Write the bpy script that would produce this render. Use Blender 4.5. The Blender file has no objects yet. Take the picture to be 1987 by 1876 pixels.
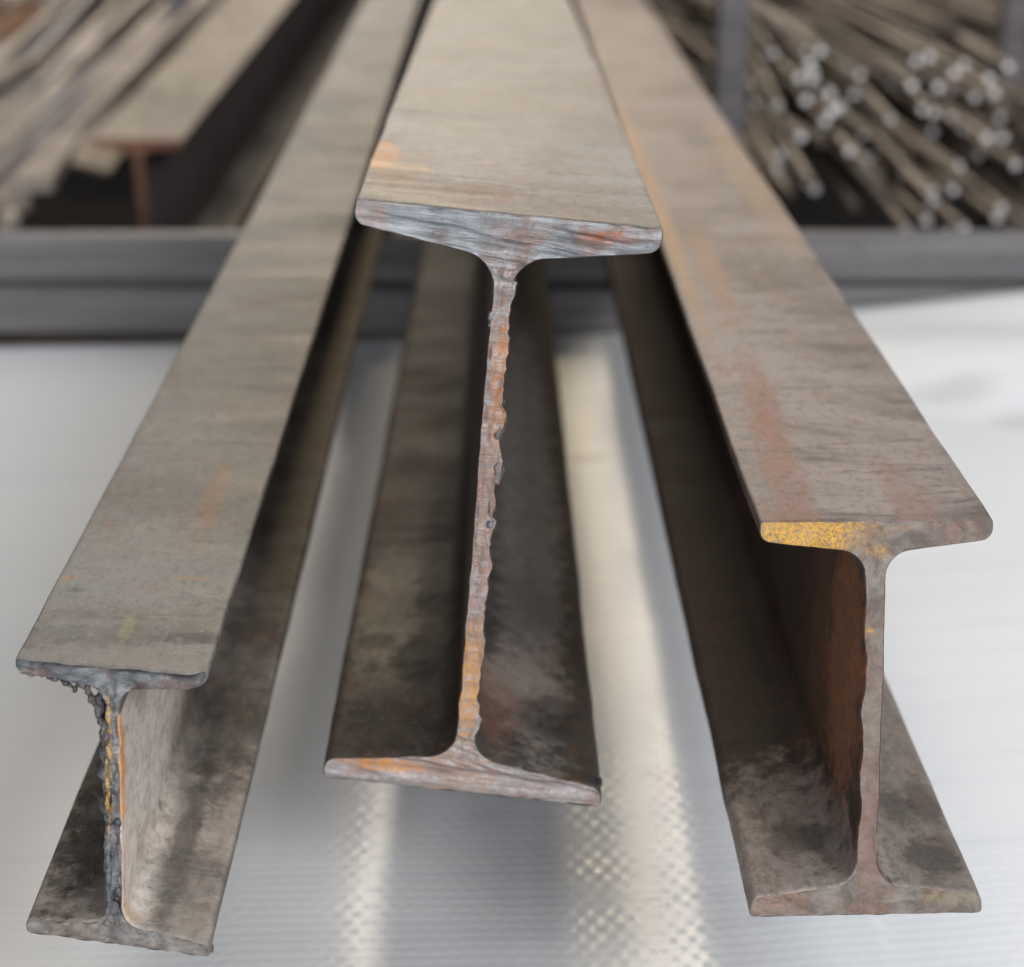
import bpy, bmesh, math, random
from mathutils import Vector, Matrix, noise
R = math.radians
random.seed(7)
S = bpy.context.scene
C = S.collection

# ------------------------------------------------------------------ camera
CAMZ = 1.20
PITCH = 20.0
FPX = 3594.0 / 1987.0            # focal length in picture widths
cam_d = bpy.data.cameras.new('camera'); cam = bpy.data.objects.new('camera', cam_d); C.objects.link(cam)
cam.location = (0, 0, CAMZ); cam.rotation_euler = (R(90 - PITCH), 0, 0)
cam_d.sensor_width = 36; cam_d.lens = 36 * FPX
cam_d.clip_start = 0.02; cam_d.clip_end = 200
cam_d.dof.use_dof = True; cam_d.dof.focus_distance = 0.60; cam_d.dof.aperture_fstop = 8.4
S.camera = cam
# ------------------------------------------------------------------ world, lamps, exposure
W_ = bpy.data.worlds.new('World'); S.world = W_; W_.use_nodes = True
W_.node_tree.nodes['Background'].inputs[0].default_value = (0.80, 0.88, 1.0, 1)
W_.node_tree.nodes['Background'].inputs[1].default_value = 0.10
S.view_settings.view_transform = 'Standard'; S.view_settings.look = 'None'
S.view_settings.exposure = 0; S.view_settings.gamma = 1
S.cycles.use_denoising = True
S.cycles.max_bounces = 8
def area(name, loc, aim, sx, sy, power, col):
    d = bpy.data.lights.new(name, 'AREA'); d.shape = 'RECTANGLE'; d.size = sx; d.size_y = sy
    d.energy = power; d.color = col
    o = bpy.data.objects.new(name, d); C.objects.link(o); o.location = loc
    o.rotation_euler = (Vector(aim) - Vector(loc)).to_track_quat('-Z', 'Y').to_euler()
    return o
area('key_light', (2.0, -2.2, CAMZ + 1.5), (0.05, 0.7, CAMZ - 0.3), 0.9, 0.9, 95, (1.0, 0.985, 0.97))
area('top_light', (1.6, 1.1, CAMZ + 2.1), (0.3, 0.9, CAMZ - 0.3), 1.6, 1.6, 46, (0.92, 0.96, 1.0))
area('yard_light', (-0.22, 2.7, CAMZ + 1.95), (-0.22, 0.9, CAMZ - 0.4), 0.60, 1.9, 23, (1.0, 0.86, 0.68))
area('front_light', (-0.3, -2.6, CAMZ + 0.5), (0.0, 0.7, CAMZ - 0.35), 2.6, 1.6, 70, (0.95, 0.97, 1.0))  # added fill from the camera side, lifts the sheet under the beams
area('back_light', (-0.40, 5.0, CAMZ + 1.75), (-0.40, 0.9, CAMZ - 0.4), 1.0, 2.2, 52, (1.0, 0.88, 0.72))
sp_d = bpy.data.lights.new('gap_fill', 'SPOT'); sp_d.energy = 62; sp_d.color = (1.0, 0.80, 0.50)  # added narrow spot without a real source, warms the strips between beams
sp_d.spot_size = R(40); sp_d.spot_blend = .35; sp_d.shadow_soft_size = .14
sp = bpy.data.objects.new('gap_fill', sp_d); C.objects.link(sp); sp.location = (0.19, 3.2, CAMZ + 1.28)
sp.rotation_euler = (Vector((-0.02, 1.0, CAMZ - 0.42)) - sp.location).to_track_quat('-Z', 'Y').to_euler(); sp.scale = (.16, 1, 1)

def at(px, py, d):
    """world point for a reading of the photo (1987x1876 grid) at distance d along the view axis"""
    x = (px - 993.5) / 3594.0 * d; u = (938 - py) / 3594.0 * d
    c, s = math.cos(R(PITCH)), math.sin(R(PITCH))
    return Vector((x, d * c + u * s, CAMZ + u * c - d * s))

# ------------------------------------------------------------------ helpers
def tag(o, label=None, cat=None, group=None, kind=None):
    if label: o['label'] = label
    if cat: o['category'] = cat
    if group: o['group'] = group
    if kind: o['kind'] = kind
    return o
def empty(name, loc=(0, 0, 0), rot=(0, 0, 0)):
    o = bpy.data.objects.new(name, None); C.objects.link(o); o.location = loc; o.rotation_euler = rot
    o.empty_display_size = .02
    return o
def mk(name, verts, faces, mat, parent=None, smooth=True):
    me = bpy.data.meshes.new(name); me.from_pydata(verts, [], faces); me.validate(); me.update()
    if smooth:
        me.polygons.foreach_set('use_smooth', [True] * len(me.polygons))
    me.materials.append(mat)
    o = bpy.data.objects.new(name, me); C.objects.link(o)
    if parent: o.parent = parent
    return o
def fbm(x, y, z, o=4):
    return noise.fractal(Vector((x, y, z)), 0.9, 2.1, o)

# ------------------------------------------------------------------ node helpers
class NT:
    def __init__(s, name):
        s.m = bpy.data.materials.new(name); s.m.use_nodes = True
        s.t = s.m.node_tree; s.n = s.t.nodes; s.b = s.n['Principled BSDF']
        s.tc = s.n.new('ShaderNodeTexCoord').outputs['Object']
    def link(s, a, b): s.t.links.new(a, b)
    def setin(s, sock, v):
        if hasattr(v, 'is_linked') or isinstance(v, bpy.types.NodeSocket): s.link(v, sock)
        else: sock.default_value = v
    def mapping(s, scale=(1, 1, 1), loc=(0, 0, 0), rot=(0, 0, 0), src=None):
        n = s.n.new('ShaderNodeMapping'); n.inputs['Scale'].default_value = scale
        n.inputs['Location'].default_value = loc; n.inputs['Rotation'].default_value = rot
        s.link(src or s.tc, n.inputs['Vector']); return n.outputs[0]
    def noise(s, vec, scale=5, detail=6, rough=.6, dist=0):
        n = s.n.new('ShaderNodeTexNoise'); n.inputs['Scale'].default_value = scale
        n.inputs['Detail'].default_value = detail; n.inputs['Roughness'].default_value = rough
        n.inputs['Distortion'].default_value = dist; s.link(vec, n.inputs['Vector']); return n.outputs[0]
    def vor(s, vec, scale=5, feat='F1'):
        n = s.n.new('ShaderNodeTexVoronoi'); n.feature = feat; n.inputs['Scale'].default_value = scale
        s.link(vec, n.inputs['Vector']); return n.outputs['Distance']
    def math(s, op, a, b=0.0, c=0.0, clamp=False):
        n = s.n.new('ShaderNodeMath'); n.operation = op; n.use_clamp = clamp
        s.setin(n.inputs[0], a); s.setin(n.inputs[1], b); s.setin(n.inputs[2], c); return n.outputs[0]
    def ramp(s, v, lo, hi, a=0.0, b=1.0):
        n = s.n.new('ShaderNodeMapRange'); n.interpolation_type = 'SMOOTHSTEP'
        s.link(v, n.inputs[0])
        for i, q in ((1, lo), (2, hi), (3, a), (4, b)): n.inputs[i].default_value = q
        return n.outputs[0]
    def mix(s, f, a, b, mode='MIX'):
        n = s.n.new('ShaderNodeMix'); n.data_type = 'RGBA'; n.blend_type = mode
        s.setin(n.inputs[0], f)
        for i, q in ((6, a), (7, b)):
            s.setin(n.inputs[i], tuple(q) + (1,) if isinstance(q, (tuple, list)) and len(q) == 3 else q)
        return n.outputs[2]
    def blob(s, c, r, nz=None, amp=1.2, soft=.32):
        """mask around a place on the thing, ragged by noise"""
        m = s.n.new('ShaderNodeMapping'); m.vector_type = 'POINT'
        m.inputs['Scale'].default_value = tuple(1 / q for q in r)
        m.inputs['Location'].default_value = tuple(-a / q for a, q in zip(c, r))
        s.link(s.tc, m.inputs['Vector'])
        l = s.n.new('ShaderNodeVectorMath'); l.operation = 'LENGTH'; s.link(m.outputs[0], l.inputs[0])
        v = l.outputs['Value']
        if nz is not None:
            v = s.math('ADD', v, s.math('MULTIPLY', s.math('SUBTRACT', nz, .5), amp * 2))
        return s.ramp(v, 1 + soft, 1 - soft, 0, 1)
    def bump(s, h, dist, strength=1.0, prev=None):
        n = s.n.new('ShaderNodeBump'); n.inputs['Strength'].default_value = strength
        n.inputs['Distance'].default_value = dist; s.link(h, n.inputs['Height'])
        if prev: s.link(prev, n.inputs['Normal'])
        return n.outputs[0]
    def upness(s):
        g = s.n.new('ShaderNodeNewGeometry'); x = s.n.new('ShaderNodeSeparateXYZ'); s.link(g.outputs['Normal'], x.inputs[0])
        return x.outputs[2]
    def out(s, col, rough, nrm=None, metal=0.0, spec=.5):
        s.setin(s.b.inputs['Base Color'], col if not isinstance(col, tuple) else col + (1,))
        s.setin(s.b.inputs['Roughness'], rough); s.setin(s.b.inputs['Metallic'], metal)
        s.b.inputs['Specular IOR Level'].default_value = spec
        if nrm: s.link(nrm, s.b.inputs['Normal'])
        return s.m

def steel(name, dark, mid, light, dust, dust_amt=.8, rust=.35, patches=(), streak=(14, 60, 14), seed=0.0, rough=.48,
          rustcol=(.22, .075, .03), spec=.3):
    """weathered rolled steel: mill scale, transverse smears, dust lying on faces that look up, rust bloom"""
    t = NT(name)
    v0 = t.mapping(loc=(seed, seed * .7, seed * 1.3))
    big = t.noise(t.mapping(scale=(18, 9, 18), src=v0), 1, 5, .62, .6)
    sm = t.noise(t.mapping(scale=streak, src=v0), 1, 8, .70, .5)
    fine = t.noise(v0, 900, 4, .7)
    med = t.noise(v0, 160, 6, .7, .4)
    col = t.mix(t.ramp(sm, .32, .68), dark, mid)
    col = t.mix(t.math('MULTIPLY', t.ramp(med, .5, .75), .55), col, light)
    up = t.ramp(t.upness(), .2, .9)
    dm = t.math('MULTIPLY', up, t.math('MULTIPLY', t.ramp(t.math('ADD', t.math('MULTIPLY', sm, .6), t.math('MULTIPLY', big, .4)), .40, .60, .25, 1), dust_amt))
    col = t.mix(dm, col, dust)
    # thin dark smears across the flange
    ds = t.noise(t.mapping(scale=(26, 120, 26), src=v0), 1, 8, .74, .5)
    col = t.mix(t.math('MULTIPLY', t.ramp(ds, .52, .70), .68), col, dark)
    # rust bloom in patches
    rm = t.noise(t.mapping(scale=(40, 22, 40), loc=(5, 2, 1), src=v0), 1, 7, .7, .8)
    rmask = t.math('MULTIPLY', t.ramp(rm, .56, .74), rust)
    rcol = t.mix(t.ramp(med, .35, .65), rustcol, tuple(q * 1.9 for q in rustcol))
    col = t.mix(rmask, col, rcol)
    nz = t.noise(v0, 120, 9, .74, .2)
    brk = t.ramp(t.noise(t.mapping(scale=(1, .45, 1), loc=(2, 7, 4), src=v0), 170, 8, .72, .3), .38, .60, .72, 1.0)
    for (c, r, pc, amt) in patches:
        col = t.mix(t.math('MULTIPLY', t.math('MULTIPLY', t.blob(c, r, nz), brk), amt), col, pc)
    mot = t.noise(t.mapping(scale=(1, .6, 1), src=v0), 330, 8, .74, .3)
    col = t.mix(t.math('MULTIPLY', t.ramp(mot, .48, .66), .36), col, dark)
    m2 = t.noise(t.mapping(scale=(1, .5, 1), loc=(3, 3, 3), src=v0), 120, 8, .75, 1.0)
    col = t.mix(t.math('MULTIPLY', t.ramp(m2, .52, .66), .45), col, light)
    m3 = t.noise(t.mapping(scale=(1, .5, 1), loc=(8, 3, 6), src=v0), 75, 8, .76, 1.0)
    col = t.mix(t.math('MULTIPLY', t.ramp(m3, .54, .68), min(.6, rust * 1.3)), col, rustcol)
    spk = t.ramp(t.noise(v0, 420, 3, .6), .66, .74)
    col = t.mix(t.math('MULTIPLY', spk, .35), col, tuple(min(1, q * 1.7) for q in light))
    h = t.math('ADD', t.math('MULTIPLY', med, .6), t.math('MULTIPLY', fine, .25))
    n = t.bump(h, .0009, .85)
    rg = t.ramp(t.math('ADD', sm, t.math('MULTIPLY', dm, .2)), .3, .9, rough, rough + .25)
    return t.out(col, rg, n, .15, spec)

def cutface(name, base, light, rustc, yellow=None, yblob=None, groove=.5, dirn=(6, 1, 40), rot=0.0, rust=.5, seed=0.0, extra=(), rough=.5, metal=.3):
    t = NT(name)
    v0 = t.mapping(loc=(seed, seed, seed))
    g = t.noise(t.mapping(scale=(dirn[0] * 10, 30, dirn[2] * 10), rot=(0, rot, 0), src=v0), 1, 6, .7, .7)
    med = t.noise(v0, 220, 7, .72, .4); big = t.noise(v0, 55, 6, .7, .6); fine = t.noise(v0, 1400, 3, .7)
    col = t.mix(t.ramp(g, .38, .64), base, light)
    col = t.mix(t.math('MULTIPLY', t.ramp(big, .47, .66), rust), col, t.mix(t.ramp(med, .4, .6), rustc, tuple(q * .5 for q in rustc)))
    if yellow:
        for (c, r) in yblob:
            mk_ = t.blob(c, r, t.noise(v0, 90, 6, .7, .3), .55)
            sp = t.ramp(t.noise(v0, 900, 7, .85), .46, .54)
            col = t.mix(t.math('MULTIPLY', mk_, t.math('ADD', .12, t.math('MULTIPLY', sp, .88), clamp=True)), col, yellow)
    nz = t.noise(v0, 330, 8, .75, .6)
    brk = t.ramp(t.noise(t.mapping(loc=(2, 7, 4), src=v0), 420, 7, .8, .5), .42, .56, .25, 1.0)
    for (c, r, pc, amt) in extra:
        col = t.mix(t.math('MULTIPLY', t.math('MULTIPLY', t.blob(c, r, nz, .8), brk), amt), col, pc)
    gl = t.ramp(t.noise(t.mapping(scale=(dirn[0] * 34, 100, dirn[2] * 22), rot=(0, rot, 0), src=v0), 1, 3, .6), .66, .76)  # pale flecks: glints of the cut metal put into the colour
    col = t.mix(t.math('MULTIPLY', gl, .5 * groove), col, (.75, .74, .72))
    n = t.bump(t.math('ADD', t.math('MULTIPLY', g, groove), t.math('ADD', t.math('MULTIPLY', med, .5), t.math('MULTIPLY', fine, .12))), .0014, .9)
    return t.out(col, t.ramp(med, .3, .7, rough - .15, rough + .15), n, metal)

# ------------------------------------------------------------------ ground and far surroundings
def ground_mat():
    t = NT('dark_floor')
    a = t.noise(t.tc, 3, 8, .65, .5); b = t.noise(t.tc, 22, 7, .7)
    col = t.mix(t.ramp(a, .35, .7), (.018, .013, .010), (.055, .040, .028))
    col = t.mix(t.math('MULTIPLY', t.ramp(b, .5, .7), .5), col, (.09, .055, .03))
    return t.out(col, .85, t.bump(b, .01, .5))
g = mk('ground', [(-30, -10, 0), (30, -10, 0), (30, 60, 0), (-30, 60, 0)], [(0, 1, 2, 3)], ground_mat(), smooth=False)
tag(g, kind='structure')

# ------------------------------------------------------------------ white ribbed plastic sheet
def sheet_mat():
    t = NT('white_ribbed_plastic')
    sx = t.n.new('ShaderNodeSeparateXYZ'); t.link(t.tc, sx.inputs[0])
    warp = t.noise(t.mapping(scale=(9, 5, 5)), 1, 3, .5)
    yy = t.math('ADD', sx.outputs[1], t.math('MULTIPLY', warp, .010))
    ribs = t.math('SINE', t.math('MULTIPLY', yy, 2 * math.pi / .0060))
    row = t.math('SINE', t.math('MULTIPLY', yy, 2 * math.pi / .0120))
    cx = t.math('SINE', t.math('MULTIPLY', t.math('ADD', sx.outputs[0], t.math('MULTIPLY', warp, .004)), 2 * math.pi / .0078))
    big = t.noise(t.mapping(scale=(2.2, 3.5, 1)), 1, 5, .55, .4)
    st = t.noise(t.mapping(scale=(3, 60, 1)), 1, 5, .6)
    dirt = t.noise(t.mapping(scale=(12, 16, 1)), 1, 7, .65, .8)
    col = t.mix(t.ramp(big, .3, .75), (.75, .77, .80), (.80, .81, .82))
    col = t.mix(t.math('MULTIPLY', t.ramp(st, .5, .7), .22), col, (.58, .60, .66))
    col = t.mix(t.math('MULTIPLY', t.ramp(dirt, .60, .80), .35), col, (.50, .49, .50))
    for (c, r, a) in (((.235, 1.05, 0), (.022, .012, 1), .35), ((.14, .86, 0), (.010, .012, 1), .0), ((.052, 1.19, 0), (.018, .012, 1), .6), ((.32, 1.27, 0), (.04, .030, 1), .28), ((.355, 1.21, 0), (.04, .030, 1), .32), ((.30, .75, 0), (.012, .008, 1), .4)):  # the two blobs near the crease paint its soft shade
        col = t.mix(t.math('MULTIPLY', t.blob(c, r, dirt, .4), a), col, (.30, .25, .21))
    h = t.math('ADD', t.math('MULTIPLY', ribs, .20), t.math('MULTIPLY', t.math('MULTIPLY', cx, row), t.ramp(t.noise(t.mapping(scale=(45, 70, 1)), 1, 4, .6), .35, .65, .05, .24)))
    n = t.bump(h, .00016, 1.0)
    n = t.bump(t.noise(t.mapping(scale=(8, 14, 1)), 1, 3, .5), .004, .2, n)
    tg = t.n.new('ShaderNodeCombineXYZ'); tg.inputs[1].default_value = 1
    t.link(tg.outputs[0], t.b.inputs['Tangent']); t.b.inputs['Anisotropic'].default_value = 1.0
    return t.out(col, .28, n, 0, 1.0)
def sheet_z(x, y):
    back = -.417 + .010 * (x + .3) / .4
    if x > .05: back += .075 * (x - .05) ** 1.1
    z = back - .022 * max(0, 1.5 - y)
    # creased hump on the right, lying against the rail
    q = (y - (1.32 - .55 * (x - .38)))
    if x > .2:
        k = min(1, (x - .2) / .18)
        z += k * (.016 * math.exp(-(q / .06) ** 2) - .010 * math.exp(-((q + .12) / .05) ** 2))
    z += .0025 * fbm(x * 2.5, y * 2.5, 3, 3)
    return CAMZ + z
nx, ny = 110, 130
X0, X1, Y0, Y1 = -1.3, 1.3, -.35, 1.492
vs = []; fs = []
for k in range(2):
    for j in range(ny + 1):
        for i in range(nx + 1):
            x = X0 + (X1 - X0) * i / nx; y = Y0 + (Y1 - Y0) * j / ny
            vs.append((x, y, sheet_z(x, y) - k * .004))
n1 = (nx + 1) * (ny + 1)
for j in range(ny):
    for i in range(nx):
        a = j * (nx + 1) + i
        fs.append((a, a + 1, a + nx + 2, a + nx + 1)); fs.append((n1 + a, n1 + a + nx + 1, n1 + a + nx + 2, n1 + a + 1))
ring = [i for i in range(nx + 1)] + [j * (nx + 1) + nx for j in range(1, ny + 1)] + [ny * (nx + 1) + i for i in range(nx - 1, -1, -1)] + [j * (nx + 1) for j in range(ny - 1, 0, -1)]
for a, b in zip(ring, ring[1:] + ring[:1]): fs.append((a, n1 + a, n1 + b, b))
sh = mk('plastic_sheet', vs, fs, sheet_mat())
tag(sh, 'white ribbed translucent plastic sheet spread out below the overhanging beam ends', 'plastic sheet')

# ------------------------------------------------------------------ rails of the rack the beams rest on
def paint_mat(name, c, r=.45, seed=0.0):
    t = NT(name)
    a = t.noise(t.mapping(scale=(3, 60, 60), loc=(seed, 0, 0)), 1, 5, .6); b = t.noise(t.tc, 30, 6, .7)
    col = t.mix(t.ramp(a, .35, .7), tuple(q * .75 for q in c), tuple(q * 1.2 for q in c))
    col = t.mix(t.math('MULTIPLY', t.ramp(b, .55, .75), .5), col, (.05, .035, .03))
    return t.out(col, r, t.bump(b, .001, .4), 0, .5)
rail_m = paint_mat('grey_rail_steel', (.15, .142, .148), .6)
def rect_bar(name, x0, x1, y0, y1, z0, z1, mat, r=.003, groove=True):
    """long rectangular hollow bar with rounded edges and a shallow seam along its front"""
    prof = []
    def arc(cx, cz, a0):
        for k in range(5):
            a = a0 + math.pi / 2 * k / 4; prof.append((cx + r * math.cos(a), cz + r * math.sin(a)))
    arc(y1 - r, z1 - r, 0); arc(y0 + r, z1 - r, math.pi / 2)
    if groove:
        zm = (z0 + z1) / 2
        prof += [(y0, zm + .003), (y0 + .002, zm + .0015), (y0 + .002, zm - .0015), (y0, zm - .003)]
    arc(y0 + r, z0 + r, math.pi); arc(y1 - r, z0 + r, 1.5 * math.pi)
    n = len(prof); v = [(x, a, b) for x in (x0, x1) for a, b in prof]
    f = [(i, (i + 1) % n, n + (i + 1) % n, n + i) for i in range(n)] + [tuple(range(n - 1, -1, -1)), tuple(range(n, 2 * n))]
    return mk(name, v, f, mat, smooth=False)
ur = rect_bar('rack_rail', -1.9, 1.9, 1.508, 1.532, CAMZ - .3705, CAMZ - .331, rail_m)
tag(ur, 'upper grey steel rail running crosswise under the beams', 'rail')
lr = rect_bar('rack_rail', -1.9, 1.9, 1.500, 1.57, CAMZ - .4125, CAMZ - .374, rail_m)
tag(lr, 'lower grey steel rail just above the far edge of the plastic sheet', 'rail')

# ------------------------------------------------------------------ rolled I beams
def fillet_poly(pts):
    out = []
    for i, (x, z, r) in enumerate(pts):
        if r <= 0 or i in (0, len(pts) - 1): out.append((x, z)); continue
        p = Vector((x, z)); a = Vector(pts[i - 1][:2]) - p; b = Vector(pts[i + 1][:2]) - p
        a.normalize(); b.normalize(); ang = a.angle(b); t = r / math.tan(ang / 2)
        c = p + (a + b).normalized() * (r / math.sin(ang / 2)); s = p + a * t; e = p + b * t
        a0 = math.atan2(s.y - c.y, s.x - c.x); a1 = math.atan2(e.y - c.y, e.x - c.x)
        d = (a1 - a0 + math.pi) % (2 * math.pi) - math.pi
        n = max(4, int(abs(d) * r / .0007) + 3)
        for k in range(n + 1): q = a0 + d * k / n; out.append((c.x + r * math.cos(q), c.y + r * math.sin(q)))
    res = [out[0]]
    for p in out[1:]:
        q = res[-1]; L = math.hypot(p[0] - q[0], p[1] - q[1]); n = max(1, int(L / .0018))
        for k in range(1, n + 1): res.append((q[0] + (p[0] - q[0]) * k / n, q[1] + (p[1] - q[1]) * k / n))
    return res
def i_beam(name, loc, rot, W, H, te, slope, tw, rw, cut, mats, length=4.0, rag=.0006, webrag=None, seed=0.0, face=None, detail=True, rt=None):
    root = empty(name, loc, rot)
    zr = H - te - slope * (W / 2 - tw / 2)
    rt = rt or te * .62
    ctl = [(0, H, 0), (W / 2, H, .0014), (W / 2, H - te, rt), (tw / 2, zr, rw), (tw / 2, H - zr, rw), (W / 2, te, rt), (W / 2, 0, .0014), (0, 0, 0)]
    half = fillet_poly(ctl); nh = len(half)
    if not detail: half = half[::3] + ([half[-1]] if (nh - 1) % 3 else []); nh = len(half)
    loop = half + [(-x, z) for x, z in reversed(half[1:-1])]; n = len(loop)
    ys = [0, .0004, .0010, .0018] + [.0018 + .0016 * k for k in range(1, 14)] + [.025 + .004 * k for k in range(14)] + [.085 + .012 * k for k in range(20)]
    y = .34
    while y < length: ys.append(y); y += .08
    if not detail: ys = [0, .002] + [.1 * k for k in range(1, int(length * 10))]
    ctr = Vector((0, H / 2))
    def pos(k, j):
        x, z = loop[j]; y = ys[k]
        inset = (.0005, .00015, 0)[k] if k < 3 and detail else 0
        px, pz = x, z
        if inset:
            a = Vector(loop[j - 1]); b = Vector(loop[(j + 1) % n]); t = (b - a)
            if t.length > 1e-9:
                t.normalize(); px -= -t.y * inset * 1.0; pz -= t.x * inset * 1.0
        if abs(x) <= tw / 2 + .0003 and webrag:
            px += webrag(math.copysign(1, x), z, y)
        if abs(abs(x) - W / 2) < .004 and detail:
            px += math.copysign(1, x) * .0006 * fbm(x * 30 + seed, y * 14, z * 30, 4)
        fade = math.exp(-y / .012)
        yy = y + cut(x, z) + (rag * fade * fbm(x * 130 + seed, z * 130, seed, 4) if detail else 0)
        return (px, yy, pz)
    V = [pos(k, j) for k in range(len(ys)) for j in range(n)]
    zt = zr - rw - .001; zb = H - zt
    parts = {'top_flange': [], 'web': [], 'bottom_flange': []}
    for k in range(len(ys) - 1):
        for j in range(n):
            jn = (j + 1) % n; zm = (loop[j][1] + loop[jn][1]) / 2
            key = 'top_flange' if zm > zt else ('bottom_flange' if zm < zb else 'web')
            parts[key].append((k * n + j, k * n + jn, (k + 1) * n + jn, (k + 1) * n + j))
    e = (len(ys) - 1) * n
    for key, F in parts.items():
        used = sorted({i for f in F for i in f}); mp = {o_: i for i, o_ in enumerate(used)}
        mk(key, [V[i] for i in used], [tuple(mp[i] for i in f) for f in F], mats[key], root)
    # burned / sawn end face, modelled as a relief
    first = next(i for i, (x, z) in enumerate(half) if z < H - 1e-6) - 1
    last = max(i for i, (x, z) in enumerate(half) if z > 1e-6) + 1
    rows = list(range(first, last + 1)); m = 36 if detail else 4
    fv = []; ff = []
    for i in rows:
        r_ = V[i]; l_ = V[(n - i) % n]
        for q in range(m + 1):
            f = q / m; x = l_[0] + (r_[0] - l_[0]) * f; z = l_[2] + (r_[2] - l_[2]) * f; yv = l_[1] + (r_[1] - l_[1]) * f
            base = cut(x, z)
            edge = min(1, min(f, 1 - f) * (r_[0] - l_[0]) / .0016)
            ez = min(1, (H - z) / .0016, z / .0016)
            w = max(0, min(edge, ez)); w = w * w * (3 - 2 * w)
            d = face(x, z) if (face and detail) else 0
            d += rag * .8 * fbm(x * 260 + seed, z * 260, 3 + seed, 5) if detail else 0
            fv.append((x, yv * (1 - w) + (base + d) * w, z))
    for a in range(len(rows) - 1):
        for q in range(m): b = a * (m + 1) + q; ff.append((b, b + m + 1, b + m + 2, b + 1))
    mk('cut_end', fv, ff, mats['cut_end'], root)
    return root

def slag(parent, name, blobs, mat, voxel=.00040, amp=.0006):
    """hardened cutting slag: overlapping lumps fused into one skin"""
    bm = bmesh.new()
    for (x, y, z, rx, ry, rz) in blobs:
        mat4 = Matrix.Translation((x, y, z)) @ Matrix.Diagonal((rx, ry, rz, 1))
        bmesh.ops.create_icosphere(bm, subdivisions=2, radius=1, matrix=mat4)
    me = bpy.data.meshes.new(name); bm.to_mesh(me); bm.free(); me.materials.append(mat)
    o = bpy.data.objects.new(name, me); C.objects.link(o); o.parent = parent
    r = o.modifiers.new('fuse', 'REMESH'); r.mode = 'VOXEL'; r.voxel_size = voxel; r.use_smooth_shade = True
    tx = bpy.data.textures.new(name, 'CLOUDS'); tx.noise_scale = .0028; tx.noise_depth = 3
    d = o.modifiers.new('rough', 'DISPLACE'); d.texture = tx; d.strength = amp; d.mid_level = .5
    return o

# ---- middle beam
M_W, M_H = .101, .211
ORANGE = (.50, .19, .035)
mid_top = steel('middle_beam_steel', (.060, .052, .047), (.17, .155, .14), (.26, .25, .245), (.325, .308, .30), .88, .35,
    patches=[((-.047, .095, .211), (.006, .030, .01), (.46, .22, .09), .75), ((-.040, .065, .211), (.012, .022, .01), (.30, .20, .10), .5),
             ((.0, .020, .211), (.06, .026, .01), (.17, .14, .105), .6), ((-.02, .045, .211), (.03, .012, .01), (.15, .11, .085), .5),
             ((.025, .060, .211), (.022, .010, .01), (.16, .12, .09), .5),
             ((.018, .087, .211), (.003, .003, .01), (.04, .045, .05), .6)],
    streak=(9, 42, 9), seed=1.3, rough=.52)
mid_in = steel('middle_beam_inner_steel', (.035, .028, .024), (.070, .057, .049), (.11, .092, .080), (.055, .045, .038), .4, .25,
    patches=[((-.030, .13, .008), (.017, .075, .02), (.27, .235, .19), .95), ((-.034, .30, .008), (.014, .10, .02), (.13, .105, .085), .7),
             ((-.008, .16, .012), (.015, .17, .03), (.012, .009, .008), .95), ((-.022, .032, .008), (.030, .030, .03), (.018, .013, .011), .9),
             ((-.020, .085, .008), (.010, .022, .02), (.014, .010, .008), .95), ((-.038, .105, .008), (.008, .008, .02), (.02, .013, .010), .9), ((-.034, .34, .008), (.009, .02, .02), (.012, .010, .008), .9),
             ((.026, .30, .008), (.016, .30, .02), (.27, .235, .21), .95), ((.020, .07, .010), (.016, .03, .02), (.27, .22, .19), .8), ((.012, .04, .012), (.010, .03, .02), (.17, .09, .06), .55),  # long pale patch paints the right pocket lighter, little lamp light gets there
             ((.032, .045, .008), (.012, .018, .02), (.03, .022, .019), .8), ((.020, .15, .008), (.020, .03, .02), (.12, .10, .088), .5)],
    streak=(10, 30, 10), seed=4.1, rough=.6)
mid_cut = cutface('middle_beam_cut_face', (.22, .235, .255), (.43, .45, .475), (.30, .15, .09), (.62, .28, .05),
    [((-.010, 0, .0), (.004, .02, .001))], .9, (2.2, 1, 26), R(9), .62, 2.2,
    extra=[((0, 0, .105), (.02, .03, .088), (.30, .195, .15), 1.0), ((0, 0, .006), (.06, .03, .012), (.27, .19, .16), .75), ((0.002, 0, .155), (.0030, .02, .022), (.50, .21, .07), .6), ((.0, 0, .045), (.0045, .02, .020), (.62, .30, .07), .65),
           ((.0, 0, .012), (.016, .02, .012), (.40, .25, .16), .45), ((-.030, 0, .0075), (.014, .02, .0022), (.58, .25, .06), .85),
           ((.034, 0, .206), (.010, .02, .0025), (.42, .18, .10), .8), ((-.045, 0, .205), (.006, .02, .006), (.42, .24, .17), .6),
           ((-.012, 0, .0165), (.0060, .02, .0022), (.70, .30, .04), .9)], rough=.42, metal=.35)
def webrag_mid(s, z, y):
    f = math.exp(-(max(y, 0) / .010) ** 1.5)
    v = fbm(z * 95 + 3, 0.3 * s, 1.7, 4)
    if s > 0: return f * (max(0, .0006 + .0024 * v) + .0010 * max(0, fbm(z * 330, 2, 4, 2)))
    return f * .0006 * v
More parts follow.
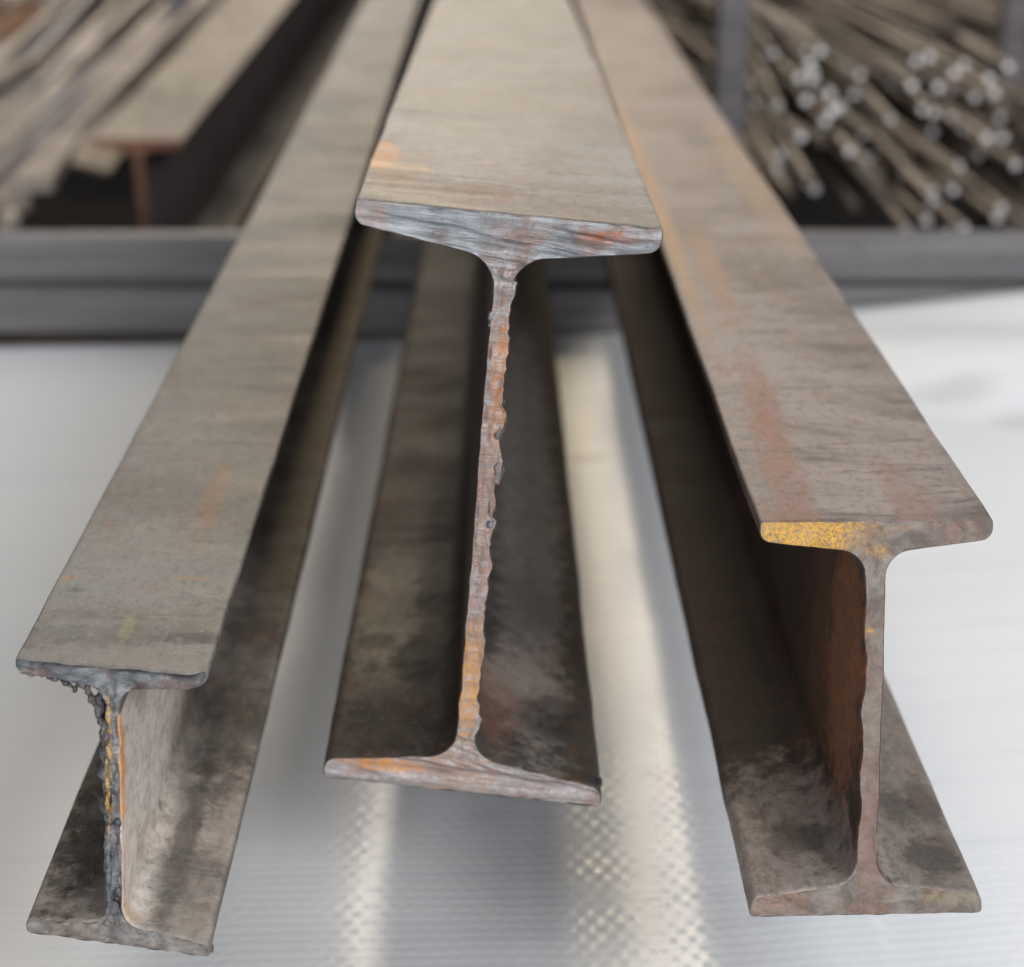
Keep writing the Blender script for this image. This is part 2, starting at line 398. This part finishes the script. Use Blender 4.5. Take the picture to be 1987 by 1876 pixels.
def face_mid(x, z):
    # long diagonal gouges of the torch across the upper flange, drag lines on the web
    d = 0
    if z > .185:
        t = (z - .2) + .10 * x
        d += .0011 * math.sin(t * 900 + 3 * fbm(x * 40, z * 60, 1, 3)) + .0011 * fbm(x * 28, t * 700, 5, 4)
        d += .0026 * math.exp(-((z - .2045 + .05 * (x - .03)) / .0016) ** 2) * max(0, min(1, (x + .0) / .02))
    elif z > .02:
        d += .0007 * math.sin(z * 1900 + 2 * fbm(x * 200, z * 50, 3, 2)) + .0007 * fbm(x * 200, z * 300, 4, 3)
    else:
        d += .0011 * fbm(x * 60, z * 400 + x * 90, 6, 4) + .0022 * math.exp(-((z - .008 + .06 * x) / .0018) ** 2)
    return d
b = at(893, 1539, .672)
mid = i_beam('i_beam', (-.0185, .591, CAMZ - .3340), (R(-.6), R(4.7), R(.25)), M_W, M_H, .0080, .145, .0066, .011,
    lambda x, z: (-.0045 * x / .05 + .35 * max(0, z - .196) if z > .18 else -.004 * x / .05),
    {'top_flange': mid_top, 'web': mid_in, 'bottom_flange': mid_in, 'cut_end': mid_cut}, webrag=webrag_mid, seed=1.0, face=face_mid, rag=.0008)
tag(mid, 'tallest rusty steel I-beam in the middle with a rough torch-cut end', 'steel beam', 'steel I-beams jutting over the plastic sheet', 'thing')

# ---- right beam
R_W, R_H = .0760, .124
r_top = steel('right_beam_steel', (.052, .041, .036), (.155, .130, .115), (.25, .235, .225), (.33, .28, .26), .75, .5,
    patches=[((-.024, .06, .124), (.007, .09, .01), (.24, .115, .08), .6), ((-.020, .16, .124), (.006, .06, .01), (.24, .115, .08), .55), ((.014, .05, .124), (.007, .04, .01), (.23, .12, .085), .5),
             ((-.018, .36, .124), (.006, .09, .01), (.29, .16, .10), .55), ((-.032, .55, .124), (.004, .3, .01), (.38, .22, .10), .6),
             ((0, .012, .124), (.05, .018, .01), (.13, .11, .10), .55), ((.028, .6, .124), (.01, .2, .01), (.36, .24, .14), .4)],
    streak=(12, 26, 12), seed=7.7, rough=.5, rustcol=(.20, .085, .045))
r_in = steel('right_beam_inner_steel', (.040, .026, .020), (.085, .055, .040), (.085, .066, .055), (.11, .09, .075), .7, .4,  # base tones darkened to carry the pocket's shade
    patches=[((-.022, .018, .006), (.030, .060, .02), (.42, .36, .32), .9), ((.024, .2, .006), (.019, .5, .02), (.26, .225, .195), .85), ((-.003, .05, .07), (.008, .03, .05), (.36, .15, .07), .7), ((-.003, .095, .06), (.008, .02, .055), (.20, .09, .045), .5),  # first two patches paint the lit front wedge and lit right side
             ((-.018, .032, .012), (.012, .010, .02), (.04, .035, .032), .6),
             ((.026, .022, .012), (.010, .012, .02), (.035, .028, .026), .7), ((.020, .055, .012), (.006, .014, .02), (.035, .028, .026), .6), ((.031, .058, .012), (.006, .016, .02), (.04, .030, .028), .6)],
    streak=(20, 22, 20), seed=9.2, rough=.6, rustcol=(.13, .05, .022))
r_cut = cutface('right_beam_cut_face', (.11, .088, .076), (.21, .18, .16), (.24, .12, .08), (.58, .31, .035),
    [((-.021, 0, .1205), (.026, .05, .008)), ((-.023, 0, .1205), (.020, .05, .008)), ((.008, 0, .1215), (.012, .03, .0016)), ((-.0015, 0, .090), (.0020, .03, .0016)), ((.0, 0, .114), (.012, .03, .004))],
    .18, (9, 1, 12), R(-48), .55, 5.5, extra=[((.0, 0, .055), (.006, .03, .05), (.19, .13, .10), .6), ((0, 0, .028), (.006, .03, .020), (.21, .12, .095), .5),
    ((.030, 0, .118), (.010, .03, .005), (.17, .17, .175), .5), ((-.032, 0, .005), (.005, .03, .005), (.30, .20, .14), .6), ((.028, 0, .006), (.01, .02, .003), (.24, .22, .13), .5)],
    rough=.55, metal=.15)
def webrag_r(s, z, y):
    f = math.exp(-(max(y, 0) / .012) ** 1.5)
    return f * .0011 * fbm(z * 60 + 8, s, 1.2, 5) * (1.5 if s < 0 else .4)
def face_r(x, z):
    d = .0006 * fbm(x * 120, z * 120, 5, 5)
    d += .0022 * math.exp(-((x + .0345) / .0007) ** 2 - ((z - .0055) / .003) ** 2)
    d += .0016 * math.exp(-((x - .0022) / .0006) ** 2 - ((z - .046) / .0016) ** 2)
    return d
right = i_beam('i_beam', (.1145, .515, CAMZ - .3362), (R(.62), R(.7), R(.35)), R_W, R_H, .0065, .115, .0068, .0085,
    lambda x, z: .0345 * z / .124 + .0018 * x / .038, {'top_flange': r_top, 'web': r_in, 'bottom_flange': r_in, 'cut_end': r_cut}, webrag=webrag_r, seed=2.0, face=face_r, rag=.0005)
tag(right, 'rusty steel I-beam on the right whose sawn end has a yellow-orange rust bloom', 'steel beam', 'steel I-beams jutting over the plastic sheet', 'thing')

# ---- left beam
L_W, L_H = .0605, .0885
l_top = steel('left_beam_steel', (.058, .052, .048), (.150, .140, .126), (.24, .235, .225), (.225, .212, .207), .85, .18,
    patches=[((.0, .018, .0885), (.04, .018, .01), (.21, .19, .17), .6), ((0, .042, .0885), (.04, .007, .01), (.10, .092, .085), .6), ((.022, .040, .0885), (.012, .004, .01), (.06, .05, .045), .7),
             ((.0, .046, .0885), (.0022, .008, .01), (.36, .31, .12), .35), ((.016, .084, .0885), (.008, .002, .01), (.36, .17, .06), .6), ((-.027, .084, .0885), (.003, .002, .01), (.42, .20, .05), .8),
             ((.0, .10, .0885), (.04, .035, .01), (.25, .245, .235), .55), ((0, .16, .0885), (.04, .02, .01), (.14, .125, .11), .6),
             ((.012, .15, .0885), (.004, .04, .01), (.26, .15, .08), .45)],
    streak=(12, 36, 12), seed=12.4, rough=.5)
l_in = steel('left_beam_inner_steel', (.10, .085, .075), (.20, .175, .155), (.25, .225, .20), (.44, .385, .34), .85, .2,
    patches=[((.003, .03, .045), (.0075, .11, .05), (.64, .57, .51), .95), ((.003, .010, .062), (.006, .0095, .022), (.70, .28, .04), .9), ((.003, .004, .040), (.006, .004, .05), (.45, .25, .10), .5),  # first pale patch paints the light on the web's right face
             ((.017, .16, .010), (.020, .08, .02), (.035, .03, .03), .7), ((.014, .055, .010), (.004, .06, .02), (.07, .065, .06), .7),
             ((.020, .030, .010), (.012, .016, .02), (.09, .082, .075), .6), ((-.018, .10, .010), (.016, .092, .02), (.022, .018, .015), .95)],  # last dark patch paints the shade in the left pocket
    streak=(14, 20, 24), seed=15.9, rough=.58)
l_cut = cutface('left_beam_cut_face', (.075, .08, .09), (.27, .28, .29), (.24, .11, .07), (.60, .33, .05),
    [((-.0015, 0, .062), (.0016, .03, .022))], .7, (5, 1, 14), R(4), .4, 8.8,
    extra=[((0, 0, .004), (.04, .03, .006), (.25, .21, .17), .75), ((-.024, 0, .083), (.007, .03, .004), (.28, .11, .07), .6), ((.020, 0, .084), (.006, .03, .004), (.26, .17, .14), .6),
           ((0, 0, .035), (.006, .03, .035), (.07, .075, .085), .6)], rough=.42, metal=.3)
def cut_l(x, z):
    d = .020 * z / L_H - .005 * x / .03
    if z > .075:
        d += .0035 * max(0, (x - .024) / .006) ** 1.5      # torch ran off at this corner
    else:
        d -= .001 * x / .03
    return d
def webrag_l(s, z, y):
    f = math.exp(-(max(y, 0) / .008) ** 1.5)
    return f * .0016 * fbm(z * 160 + 5, s * 2, 1.2, 4) * (1 if s < 0 else .25)
left = i_beam('i_beam', (-.1247, .4995, CAMZ - .3370), (R(2.1), R(.8), R(.25)), L_W, L_H, .0046, .10, .0052, .006,
    cut_l, {'top_flange': l_top, 'web': l_in, 'bottom_flange': l_in, 'cut_end': l_cut}, webrag=webrag_l, seed=3.0,
    face=lambda x, z: .0014 * fbm(x * 160, z * 110, 2, 5), rag=.0009)
tag(left, 'smallest steel I-beam on the left with black slag crusted along its web', 'steel beam', 'steel I-beams jutting over the plastic sheet', 'thing')

slag_m = cutface('slag_crust', (.022, .024, .030), (.16, .165, .175), (.20, .13, .08), (.55, .33, .06), [((-.0015, 0, .050), (.0006, .02, .016))], .45, (9, 1, 11), 0, .45, 3.3, rough=.38, metal=.25)
slag_w = cutface('web_slag', (.10, .11, .125), (.30, .30, .31), (.36, .15, .07), None, None, .3, (9, 1, 11), 0, .6, 6.3, rough=.42, metal=.2)
rnd = random.Random(4)
bl = []
# crust on the left beam: hugs the fillet below the flange, then the left side of the web
path = [(-.0125, .0818), (-.0090, .0806), (-.0065, .0785), (-.0044, .0760), (-.0030, .072), (-.0024, .067), (-.0022, .062), (-.0022, .055), (-.0022, .048), (-.0021, .040), (-.0021, .031), (-.0020, .022), (-.0018, .015), (-.0014, .011)]
for (a, b_) in zip(path, path[1:]):
    for k in range(5):
        f = k / 5; x = a[0] + (b_[0] - a[0]) * f; z = a[1] + (b_[1] - a[1]) * f
        r = rnd.uniform(.0012, .0022) * (.62 if a[0] < -.006 else 1)
        bl.append((x + rnd.uniform(-.0009, .0005), cut_l(x, z) + rnd.uniform(-.0010, .0030), z + rnd.uniform(-.001, .001), r * .8, r * 1.3, r * rnd.uniform(.9, 1.7)))
for k in range(14):
    z = rnd.uniform(.010, .055); r = rnd.uniform(.0007, .0014)
    bl.append((rnd.uniform(-.001, .0014), cut_l(0, z) - .0002, z, r, r * .6, r * 1.6))
for k in range(3): bl.append((-.0150 - k * .0006, .0235 + k * .0012, .0808 - k * .0001,   .0013, .0016, .0011))
slag(left, 'slag_crust', bl, slag_m)
# beads along the lower edge of the flange ends and a hooked tip on the bottom flange
bl = []
for k in range(20):
    x = -.0285 + .0016 * k + rnd.uniform(-.0008, .0008); r = rnd.uniform(.0006, .0011)
    if -.018 > x or x > .004: bl.append((x, cut_l(x, .084) + rnd.uniform(0, .002), .0840 - .10 * max(0, .03 - abs(x)) - .0002, r * 1.4, r, r))
bl += [(.0285, .0005, .0005, .0016, .002, .0016), (.0292, .0010, -.0012, .0012, .0016, .0014), (.0296, .0014, -.0024, .0007, .001, .0009)]
slag(left, 'flange_burr', bl[:-3], slag_m, .0004, .0006)
slag(left, 'hooked_burr', bl[-3:], slag_m, .0004, .0004)
bl = []
for (z, r, dx) in ((.172, .0012, .0002), (.165, .0018, .0009), (.159, .0013, .0004), (.146, .0019, .0006), (.140, .0026, .0014), (.135, .0016, .0008), (.1255, .0014, .0012), (.1215, .0021, .0024),
                   (.119, .0013, .0016), (.110, .0018, .0006), (.104, .0020, .0010), (.098, .0013, .0003), (.090, .0010, 0), (.084, .0012, .0002), (.070, .0013, .0002), (.062, .0010, 0)):
    for k in range(3):
        bl.append((.0022 + dx * .8 + rnd.uniform(-.0006, .0003), .0012 + rnd.uniform(-.0004, .003), z + rnd.uniform(-.0018, .0018), r * .75, r * 1.3, r * rnd.uniform(.8, 1.3)))
for (z, r) in ((.178, .0009), (.1765, .0011), (.174, .0008)): bl.append((-.0030, .001, z, r, r * 1.4, r * 1.3))
slag(mid, 'slag_bead', bl, slag_w)
bl = [(.0498, .001 + k * .0008, .0068 + .0004 * k, .0011, .0012, .0012) for k in range(3)]
slag(mid, 'edge_burr', bl, slag_m, .0004, .0004)

# ------------------------------------------------------------------ stock piled beyond the rail, left side
bgm = steel('stored_beam_steel', (.10, .08, .065), (.17, .145, .12), (.25, .22, .19), (.40, .355, .30), .9, .25, streak=(6, 10, 6), seed=20, rough=.55)
bgi = steel('stored_beam_inner_steel', (.09, .075, .072), (.12, .10, .096), (.15, .13, .125), (.34, .26, .19), .7, .2, streak=(6, 10, 6), seed=21, rough=.6)
bgc = cutface('stored_beam_end', (.22, .10, .065), (.30, .16, .10), (.42, .14, .07), None, None, .2, (9, 1, 12), 0, .5, 2)
p0, p1 = at(272, 262, 2.02), at(500, 0, 2.66)
dirv = (p1 - p0).normalized(); yaw = math.atan2(-dirv.x, dirv.y); pit = math.asin(dirv.z)
bb = i_beam('i_beam', (p0.x, p0.y, p0.z - .19), (pit, 0, yaw), .100, .19, .0075, .14, .0085, .011, lambda x, z: 0,
    {'top_flange': bgm, 'web': bgi, 'bottom_flange': bgm, 'cut_end': bgc}, length=4.5, detail=False)
tag(bb, 'blurred steel I-beam with a rusty red web end behind the left rails', 'steel beam', 'stock stored beyond the rails', 'thing')

def tube(name, pts, r, mat, seg=10, flat=None, cap_mat=None, parent=None):
    """bar swept along points; flat=(w,h) makes a flat bar"""
    V = []; F = []
    n = seg if not flat else 4
    for i, p in enumerate(pts):
        t = (pts[min(i + 1, len(pts) - 1)] - pts[max(i - 1, 0)]).normalized()
        sx = t.cross(Vector((0, 0, 1))).normalized(); sz = sx.cross(t)
        for k in range(n):
            if flat: a, b_ = ((1, 1), (-1, 1), (-1, -1), (1, -1))[k]; V.append(p + sx * a * flat[0] / 2 + sz * b_ * flat[1] / 2)
            else: a = 2 * math.pi * k / n; V.append(p + sx * r * math.cos(a) + sz * r * math.sin(a))
    for i in range(len(pts) - 1):
        for k in range(n): F.append((i * n + k, i * n + (k + 1) % n, (i + 1) * n + (k + 1) % n, (i + 1) * n + k))
    e = (len(pts) - 1) * n
    F.append(tuple(range(n - 1, -1, -1))); F.append(tuple(range(e, e + n)))
    o = mk(name, [tuple(v) for v in V], F, mat, parent, smooth=not flat)
    if cap_mat:
        o.data.materials.append(cap_mat); o.data.polygons[len(F) - 2].material_index = 1
        o.data.polygons[len(F) - 2].use_smooth = False
    return o
def bar_mat(name, c1, c2, seed=0.0, r=.5):
    t = NT(name)
    a = t.noise(t.mapping(scale=(30, 4, 30), loc=(seed, 0, 0)), 1, 5, .6); b = t.noise(t.tc, 60, 5, .7)
    col = t.mix(t.ramp(a, .35, .65), c1, c2)
    col = t.mix(t.math('MULTIPLY', t.ramp(b, .55, .75), .4), col, (.16, .08, .045))
    return t.out(col, r, t.bump(b, .001, .4), .1)
bar_a = bar_mat('dusty_bar', (.16, .13, .11), (.34, .29, .25), 0)
bar_b = bar_mat('grey_bar', (.09, .085, .095), (.22, .20, .20), 3)
bar_c = bar_mat('rusty_bar', (.10, .05, .025), (.24, .12, .06), 5)
# angle iron lying beside the stored beam
q0, q1 = at(158, 300, 2.12), at(420, -40, 3.2)
d = (q1 - q0).normalized(); sx = d.cross(Vector((0, 0, 1))).normalized(); sz = sx.cross(d)
pr = [(-.032, -.004), (.030, -.020), (.030, -.026), (.026, -.026), (-.030, -.011), (-.034, -.045), (-.039, -.045), (-.037, -.006)]
V = [tuple(q0 + sx * a + sz * c + d * y) for y in (0, 3.5) for a, c in pr]; n = len(pr)
F = [(i, (i + 1) % n, n + (i + 1) % n, n + i) for i in range(n)] + [tuple(range(n - 1, -1, -1)), tuple(range(n, 2 * n))]
ai = mk('angle_iron', V, F, bgm, smooth=False)
tag(ai, 'blurred dusty angle iron lying against the left side of the stored I-beam', 'angle iron', 'stock stored beyond the rails')
# long bars fanned out on the left: (near px, far px, depths, width, thickness, material)
rn = random.Random(11)
specs = [((-60, 475), (470, -60), 1.95, 3.1, .050, .016, bar_a), ((-60, 400), (430, -40), 2.0, 3.2, .040, .014, bar_b),
         ((-60, 345), (400, -40), 2.05, 3.3, .050, .014, bar_a), ((-60, 275), (345, -30), 2.15, 3.3, .036, .014, bar_b),
         ((-60, 225), (330, -60), 2.2, 3.4, .045, .014, bar_a), ((-60, 150), (270, -50), 2.3, 3.5, .030, .014, bar_b), ((-60, 385), (410, -30), 2.08, 3.3, .03, .014, bar_a),
         ((-60, 110), (200, -40), 2.5, 3.6, .060, .018, bar_c), ((-60, 50), (120, -50), 2.6, 3.7, .07, .018, bar_c), ((-60, 190), (300, -50), 2.25, 3.45, .03, .014, bar_a)]
for i, (a, c, da, dc, w, h, m) in enumerate(specs):
    P, Q = at(a[0], a[1], da), at(c[0], c[1], dc)
    pts = []
    for k in range(13):
        f = k / 12 * 1.5; p = P.lerp(Q, f); p.z += .02 * math.sin(f * 3 + i) - .0; pts.append(p)
    o = tube('steel_bar', pts, 0, m, flat=(w, h))
    if m is bar_c: tag(o, 'brown rusty flat steel bar at the upper left corner, the %s one' % ('lower' if i == 7 else 'upper'), 'steel bar', 'rusty flat bars at the far left')
    else: tag(o, 'long flat steel bar, %s in the upper left pile' % ('lowest and widest', 'dark grey, third from the bottom', 'light, fourth from the bottom', 'grey, fifth from the bottom',
        'wide light, third from the top', 'grey, topmost below the rusty bars', 'narrow light, second from the bottom', '', '', 'narrow light, second from the top')[i], 'steel bar', 'flat bars in the left pile')
for i in range(12):
    x0_ = rn.uniform(-90, 60); y0_ = 480 - 34 * i + rn.uniform(-14, 14); P, Q = at(-60, y0_, 1.95 + .05 * i), at(470 - 25 * i + rn.uniform(-20, 20), -60, 3.1 + .03 * i)
    pts = []
    for k in range(13):
        p = P.lerp(Q, k / 12 * 1.5); p.z += .018 + .012 * math.sin(k * .4 + i * 1.7); p.x += .012 * math.sin(k * .5 + i); pts.append(p)
    o = tube('steel_rod', pts, .009, (bar_a, bar_b, bar_a)[i % 3], 10)
    tag(o, 'slender round bar lying on the flat bars at the upper left', 'steel rod', 'slender round bars in the left pile')
o = tube('steel_rod', [at(12, 437, 1.72), at(30, 405, 2.3), at(100, 300, 3.6)], .011, bar_a, cap_mat=None)
tag(o, 'short pale round steel rod just above the left end of the rails', 'steel rod', 'stock stored beyond the rails')
for (a, c, w_) in (((60, 360), (240, 120), 'right'), ((20, 395), (200, 170), 'left')):
    o = tube('steel_bar', [at(*a, 1.95), at(*c, 2.9)], 0, bar_a, flat=(.04, .015))
    tag(o, 'short flat steel bar beside the dark gap, the %s one of two' % w_, 'steel bar', 'low flat bars left of the dark gap')
# brown flat between the stored beam and the left beam
# ------------------------------------------------------------------ rack posts
post_m = paint_mat('post_paint', (.12, .108, .115), .5, 4)
for (px, py, d, lab) in ((1417, 100, 1.98, 'grey upright rack post left of the round rods'), (1968, 40, 2.3, 'grey upright rack post at the upper right corner'), (352, 30, 2.75, 'bluish grey rack post behind the left bar pile')):
    p = at(px, py, d); w = .034
    root = mk('rack_post', [(p.x + sx_ * w / 2, p.y + sy_ * w / 2, z_) for z_ in (0, CAMZ + .45) for sx_, sy_ in ((-1, -1), (1, -1), (1, 1), (-1, 1))],
        [(0, 1, 5, 4), (1, 2, 6, 5), (2, 3, 7, 6), (3, 0, 4, 7), (4, 5, 6, 7), (3, 2, 1, 0)], post_m, smooth=False)
    bv = root.modifiers.new('round', 'BEVEL'); bv.width = .004; bv.segments = 3
    tag(root, lab, 'rack post')

# ------------------------------------------------------------------ round rods with bright sheared ends, right side
rod_a = bar_mat('rod_steel', (.13, .10, .078), (.27, .22, .175), 1, .5)
rod_b = bar_mat('rod_steel_dark', (.07, .055, .045), (.16, .13, .105), 2, .55)
te_ = NT('rod_end'); te_n = te_.noise(te_.tc, 300, 4, .7)
rod_end = te_.out(te_.mix(te_.ramp(te_n, .3, .7), (.80, .79, .80), (.96, .95, .96)), .5, None, .75)
ends = [(725,270),(940,255),(885,320),(850,390),(940,400),(1035,470),(895,505),(730,530),(640,500),(1010,560),(1000,610),(890,690),(985,715),(1100,760),
        (1160,810),(1300,600),(1190,660),(770,855),(830,975),(930,955),(1115,400),(1490,285),(1415,385),(1445,430),(1580,440),(1640,370),(1505,540),(1720,490),
        (1280,390),(1830,395),(1865,470),(1920,335),(1670,650),(1775,695),(1830,770),(1960,830),(1290,930),(1410,870),(1520,1020),(1470,1110),(1590,1120),
        (1690,1150),(1880,1100),(1680,840),(780,160),(1370,1160),(1720,940)]
bright = {0, 1, 4, 6, 7, 9, 10, 13, 14, 15, 17, 21, 23, 24, 29, 30, 32, 33, 38, 42, 35, 2, 5}
rr = random.Random(3)
n_first = len(ends)
for a, c in list(ends):
    ends.append((a + rr.uniform(-70, 70), c + rr.uniform(-60, 30)))
for k in range(26):
    ends.append((rr.uniform(760, 1980), rr.uniform(300, 1080)))
for i, (a, c) in enumerate(ends):
    px, py = 1222 + a * .3849, c * .3849
    d = 2.35 - .45 * (py / 450) + rr.uniform(-.05, .05) + (.10 if i >= n_first else 0)
    p = at(px, py, d)
    L = 3.2
    vx = rr.uniform(-.07, .0) if px > 1600 else rr.uniform(-.05, .01)
    if i % 5 == 2: vx += rr.uniform(-.12, .06)
    steep = i in (36, 37, 38, 40, 45, 15, 17, 19, 7, 0)
    pts = []
    for k in range(15):
        f = k / 14; s = f ** 1.6 * L
        droop = .035 * (1 - math.exp(-s / .25)) if steep else .006 * (1 - math.exp(-s / .35))
        pts.append(Vector((p.x + vx * s + .006 * math.sin(s * 2 + i), p.y + s, p.z + droop + s * rr.uniform(-.004, .004))))
    o = tube('steel_rod', pts, .0050, rod_a if i % 4 else rod_b, 12, cap_mat=rod_end if i in bright or i % 2 else rod_b)
    uniq = {15: 'round steel rod whose lone bright end stands out at the centre of the right pile', 17: 'round steel rod with a bright end lowest beside the right I-beam',
            42: 'round steel rod with a bright end just above the rail at the lower right', 1: 'round steel rod with the highest bright end, left of centre in the pile',
            7: 'round steel rod with a bright end next to the dark gap by the rack post', 24: 'round steel rod with the brightest end in the upper right cluster',
            38: 'bent round steel rod with a bright end hanging near the rail', 13: 'round steel rod with a bright end above the large dark gap', 35: 'round steel rod with a bright end at the right picture edge',
            29: 'upper of two bright round rod ends near the right post'}
    if i in uniq: tag(o, uniq[i], 'steel rod', 'rods with bright ends in the right pile')
    elif i in bright: tag(o, 'round steel rod with a bright sheared end in the loose right pile', 'steel rod', 'rods with bright ends in the right pile')
    else: tag(o, 'round steel rod with a duller end in the loose right pile', 'steel rod', 'rods with duller ends in the right pile')
# rods lying on top, their near ends outside the picture on the right
for i in range(90):
    u = rr.random()
    px = rr.uniform(2010, 2500); py = 60 + (px - 2010) * .6 + rr.uniform(0, 460)
    d = 2.30 - .4 * min(1, py / 600) + rr.uniform(-.04, .10)
    p = at(px, py, d); vx = rr.uniform(-.12, .02)
    if p.z > CAMZ - .25: continue
    pts = [Vector((p.x + vx * s + .01 * math.sin(s * 2 + i), p.y + s, p.z + .03 * (1 - math.exp(-s / .5)))) for s in [3.2 * (k / 10) ** 1.4 for k in range(11)]]
    o = tube('steel_rod', pts, .0065, rod_a if i % 3 else rod_b, 8)
    tag(o, 'long round steel rod running off past the right edge of the pile', 'steel rod', 'rods running out of the right side')
# rods further back filling the upper part of the pile
for i in range(64):
    x = rr.uniform(.22, 1.15); y = rr.uniform(2.45, 2.8); z = CAMZ - .36 + .10 * rr.random() + .02 * x
    pts = [Vector((x - .05 * s + .006 * math.sin(s * 2 + i), y + s, z)) for s in [3.5 * k / 8 for k in range(9)]]
    o = tube('steel_rod', pts, .006, rod_a if i % 3 else rod_b, 8)
    tag(o, 'long round steel rod lying further back in the right pile', 'steel rod', 'rods further back in the right pile')
